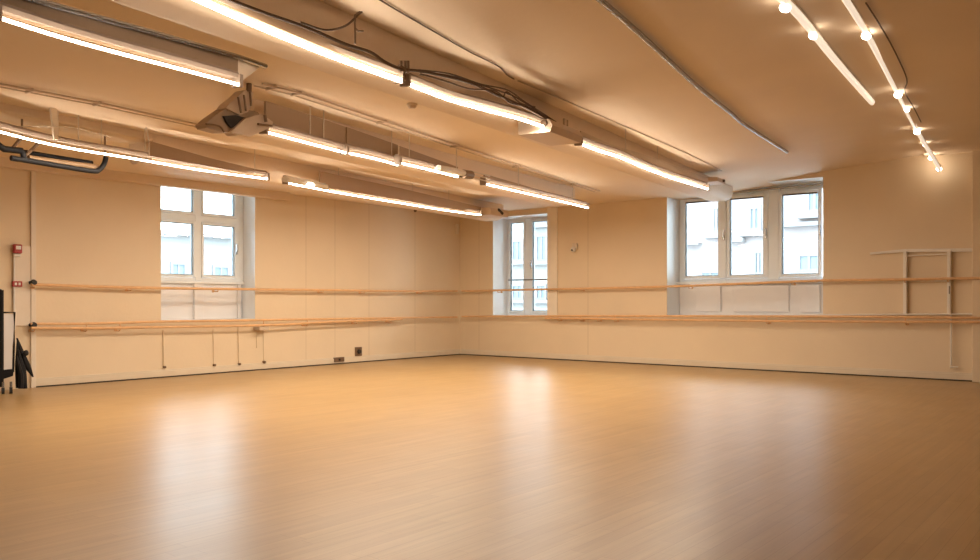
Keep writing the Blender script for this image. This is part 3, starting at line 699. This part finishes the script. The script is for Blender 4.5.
tag(obj('barre_support', bm, M['paleconduit'], smooth=False), 'pale wooden support block under the lower barre, right of the four-pane window', 'bracket')

# far left: pale panel, red boxes, conduit
ya, yb_ = at_x(13, 300, XL).y, at_x(30, 300, XL).y
z0, z1 = at_x(20, 326, XL).z, at_x(20, 246, XL).z
bm = BM(); box(bm, XL, XL+.02, ya, yb_, z0, z1, .004); tag(obj('wall_panel', bm, M['housing'], smooth=False), 'pale flat panel on the left wall between the red boxes and the barre ends', 'panel')
p = at_x(13, 330, XL); bm = BM(); tube(bm, [(XL+.03, p.y, p.z), (XL+.03, p.y, at_x(13, 250, XL).z)], .010, 8); tag(obj('wall_conduit', bm, M['whitep']), 'white vertical conduit below the red alarm box at the far left', 'conduit')
p = at_x(15.5, 249, XL); g = thing('alarm_box', 'small red alarm box with a white face, high at the far left', 'alarm', p)
bm = BM(); box(bm, XL+.02, XL+.07, p.y-.045, p.y+.045, p.z-.05, p.z+.05, .012); obj('case', bm, M['red'], g, False)
bm = BM(); box(bm, XL+.07, XL+.076, p.y-.025, p.y+.028, p.z-.008, p.z+.032, .003); obj('face', bm, M['whitep'], g, False)
bm = BM(); box(bm, XL+.02, XL+.065, p.y-.04, p.y+.03, p.z-.085, p.z-.06, .004); obj('base_plate', bm, M['whitep'], g, False)
p = at_x(15.5, 284, XL); g = thing('call_point', 'small dark red call point with pale marks, below the alarm box at the far left', 'alarm', p)
bm = BM(); box(bm, XL+.02, XL+.055, p.y-.05, p.y+.05, p.z-.03, p.z+.03, .006); obj('case', bm, M['red'], g, False)
bm = BM(); box(bm, XL+.055, XL+.06, p.y-.03, p.y-.008, p.z-.014, p.z+.014, .002); box(bm, XL+.055, XL+.06, p.y+.008, p.y+.03, p.z-.014, p.z+.014, .002); obj('marking', bm, M['whitep'], g, False)

# black equipment at the lower left
E0 = at_x(10, 389, XL+.42); E0.z = 0; vd = Vector((E0.x, E0.y, 0)).normalized(); pd = Vector((vd.y, -vd.x, 0))
def eq(a, b, off=0): 
    o = E0+vd*off; return at_plane(a, b, o, o+pd)
g = thing('equipment_cart', 'black framed equipment cart with a pale panel, standing at the far left', 'cart', E0)
def ebar(name, pts, r, m='black', off=0):
    bm = BM(); tube(bm, [eq(a, b, off) for a, b in pts], r, 8); return obj(name, bm, M[m], g)
ebar('tall_post', [(1.5, 290), (1.5, 387)], .022); ebar('tall_post', [(-9, 290), (-9, 387)], .022); ebar('top_bar', [(-9, 291), (1.5, 291)], .02)
bm = BM(); slab(bm, [eq(4, 314), eq(14, 314)], [eq(4, 371), eq(14, 371)], vd*.03); obj('panel', bm, M['infill'], g, False)
ebar('panel_frame', [(3, 312.5), (14.6, 312.5), (14, 345), (13.2, 372)], .010)
bm = BM(); slab(bm, [eq(-9, 371, -.02), eq(14, 369, -.02)], [eq(-9, 383, -.02), eq(13, 376, -.02)], vd*.12); obj('base', bm, M['black'], g, False)
for a in (3, 11):
    w = g
    bm = BM(); p = eq(a, 386, -.02); p.z = .033; disc(bm, p, pd, .033, .033, .03, 16); wh = obj('caster', bm, M['rubber'], g)
    bm = BM(); tube(bm, [p+Vector((0,0,.035)), p+Vector((0,0,.09))], .012, 8); obj('caster_fork', bm, M['steel'], wh)
bm = BM(); p = eq(-7, 386, -.02); p.z = .033; disc(bm, p, pd, .033, .033, .03, 16); obj('caster', bm, M['rubber'], g)
g2 = thing('folded_stand', 'black folded tripod stand leaning beside the equipment cart at the far left', 'stand', eq(24, 388))
def wedge(name, pts, rs, off=0):
    bm = BM(); P = [eq(a, b, off) for a, b in pts]
    rings = []
    for p, r in zip(P, rs): rings.append([bm.verts.new(p+pd*(r*math.cos(k*math.pi/4))+vd*(r*math.sin(k*math.pi/4))) for k in range(8)])
    for a, b in zip(rings, rings[1:]):
        for k in range(8): bm.faces.new((a[k], a[(k+1)%8], b[(k+1)%8], b[k]))
    bm.faces.new(rings[0]); bm.faces.new(rings[-1]); return obj(name, bm, M['black'], g2)
wedge('leg', [(17, 338), (22, 354), (27, 366), (33, 377)], [.008, .030, .036, .008], .10)
wedge('leg', [(17.5, 340), (17, 365), (18, 388)], [.008, .020, .022], .08)
wedge('leg', [(18, 350), (22, 370), (25, 388.5)], [.012, .040, .024], .04)
wedge('leg', [(16.5, 356), (21, 375), (21, 388.5)], [.012, .028, .026], .0)
bm = BM(); ball(bm, eq(26, 353, .04), .026, (1,1,1.2)); obj('clamp_knob', bm, M['rubber'], g2)

# ---------------------------------------------------------------- world and camera
w = bpy.data.worlds.new('daylight'); bpy.context.scene.world = w; w.use_nodes = True
bg = w.node_tree.nodes['Background']; bg.inputs[0].default_value = (.78,.91,1,1)
# overcast sky: three times brighter overhead than at the horizon
wn = w.node_tree; tc = wn.nodes.new('ShaderNodeTexCoord'); sp = wn.nodes.new('ShaderNodeSeparateXYZ')
mr = wn.nodes.new('ShaderNodeMapRange'); mr.inputs['From Min'].default_value = 0; mr.inputs['From Max'].default_value = 1
mr.inputs['To Min'].default_value = 5.0; mr.inputs['To Max'].default_value = 17.0
wn.links.new(tc.outputs['Generated'], sp.inputs[0]); wn.links.new(sp.outputs['Z'], mr.inputs['Value']); wn.links.new(mr.outputs['Result'], bg.inputs['Strength'])
cam = bpy.data.cameras.new('camera'); co = bpy.data.objects.new('camera', cam); C.objects.link(co)
cam.sensor_fit = 'HORIZONTAL'; cam.sensor_width = 36; cam.lens = F/980*36
cam.shift_y = 21/980; cam.clip_start = .02
co.location = (0, 0, HC); co.rotation_euler = (math.pi/2, 0, math.atan2(VX, F))
sc = bpy.context.scene; sc.camera = co
vs = sc.view_settings; vs.view_transform = 'Standard'; vs.look = 'None'; vs.gamma = 1; vs.use_curve_mapping = False; vs.exposure = .4
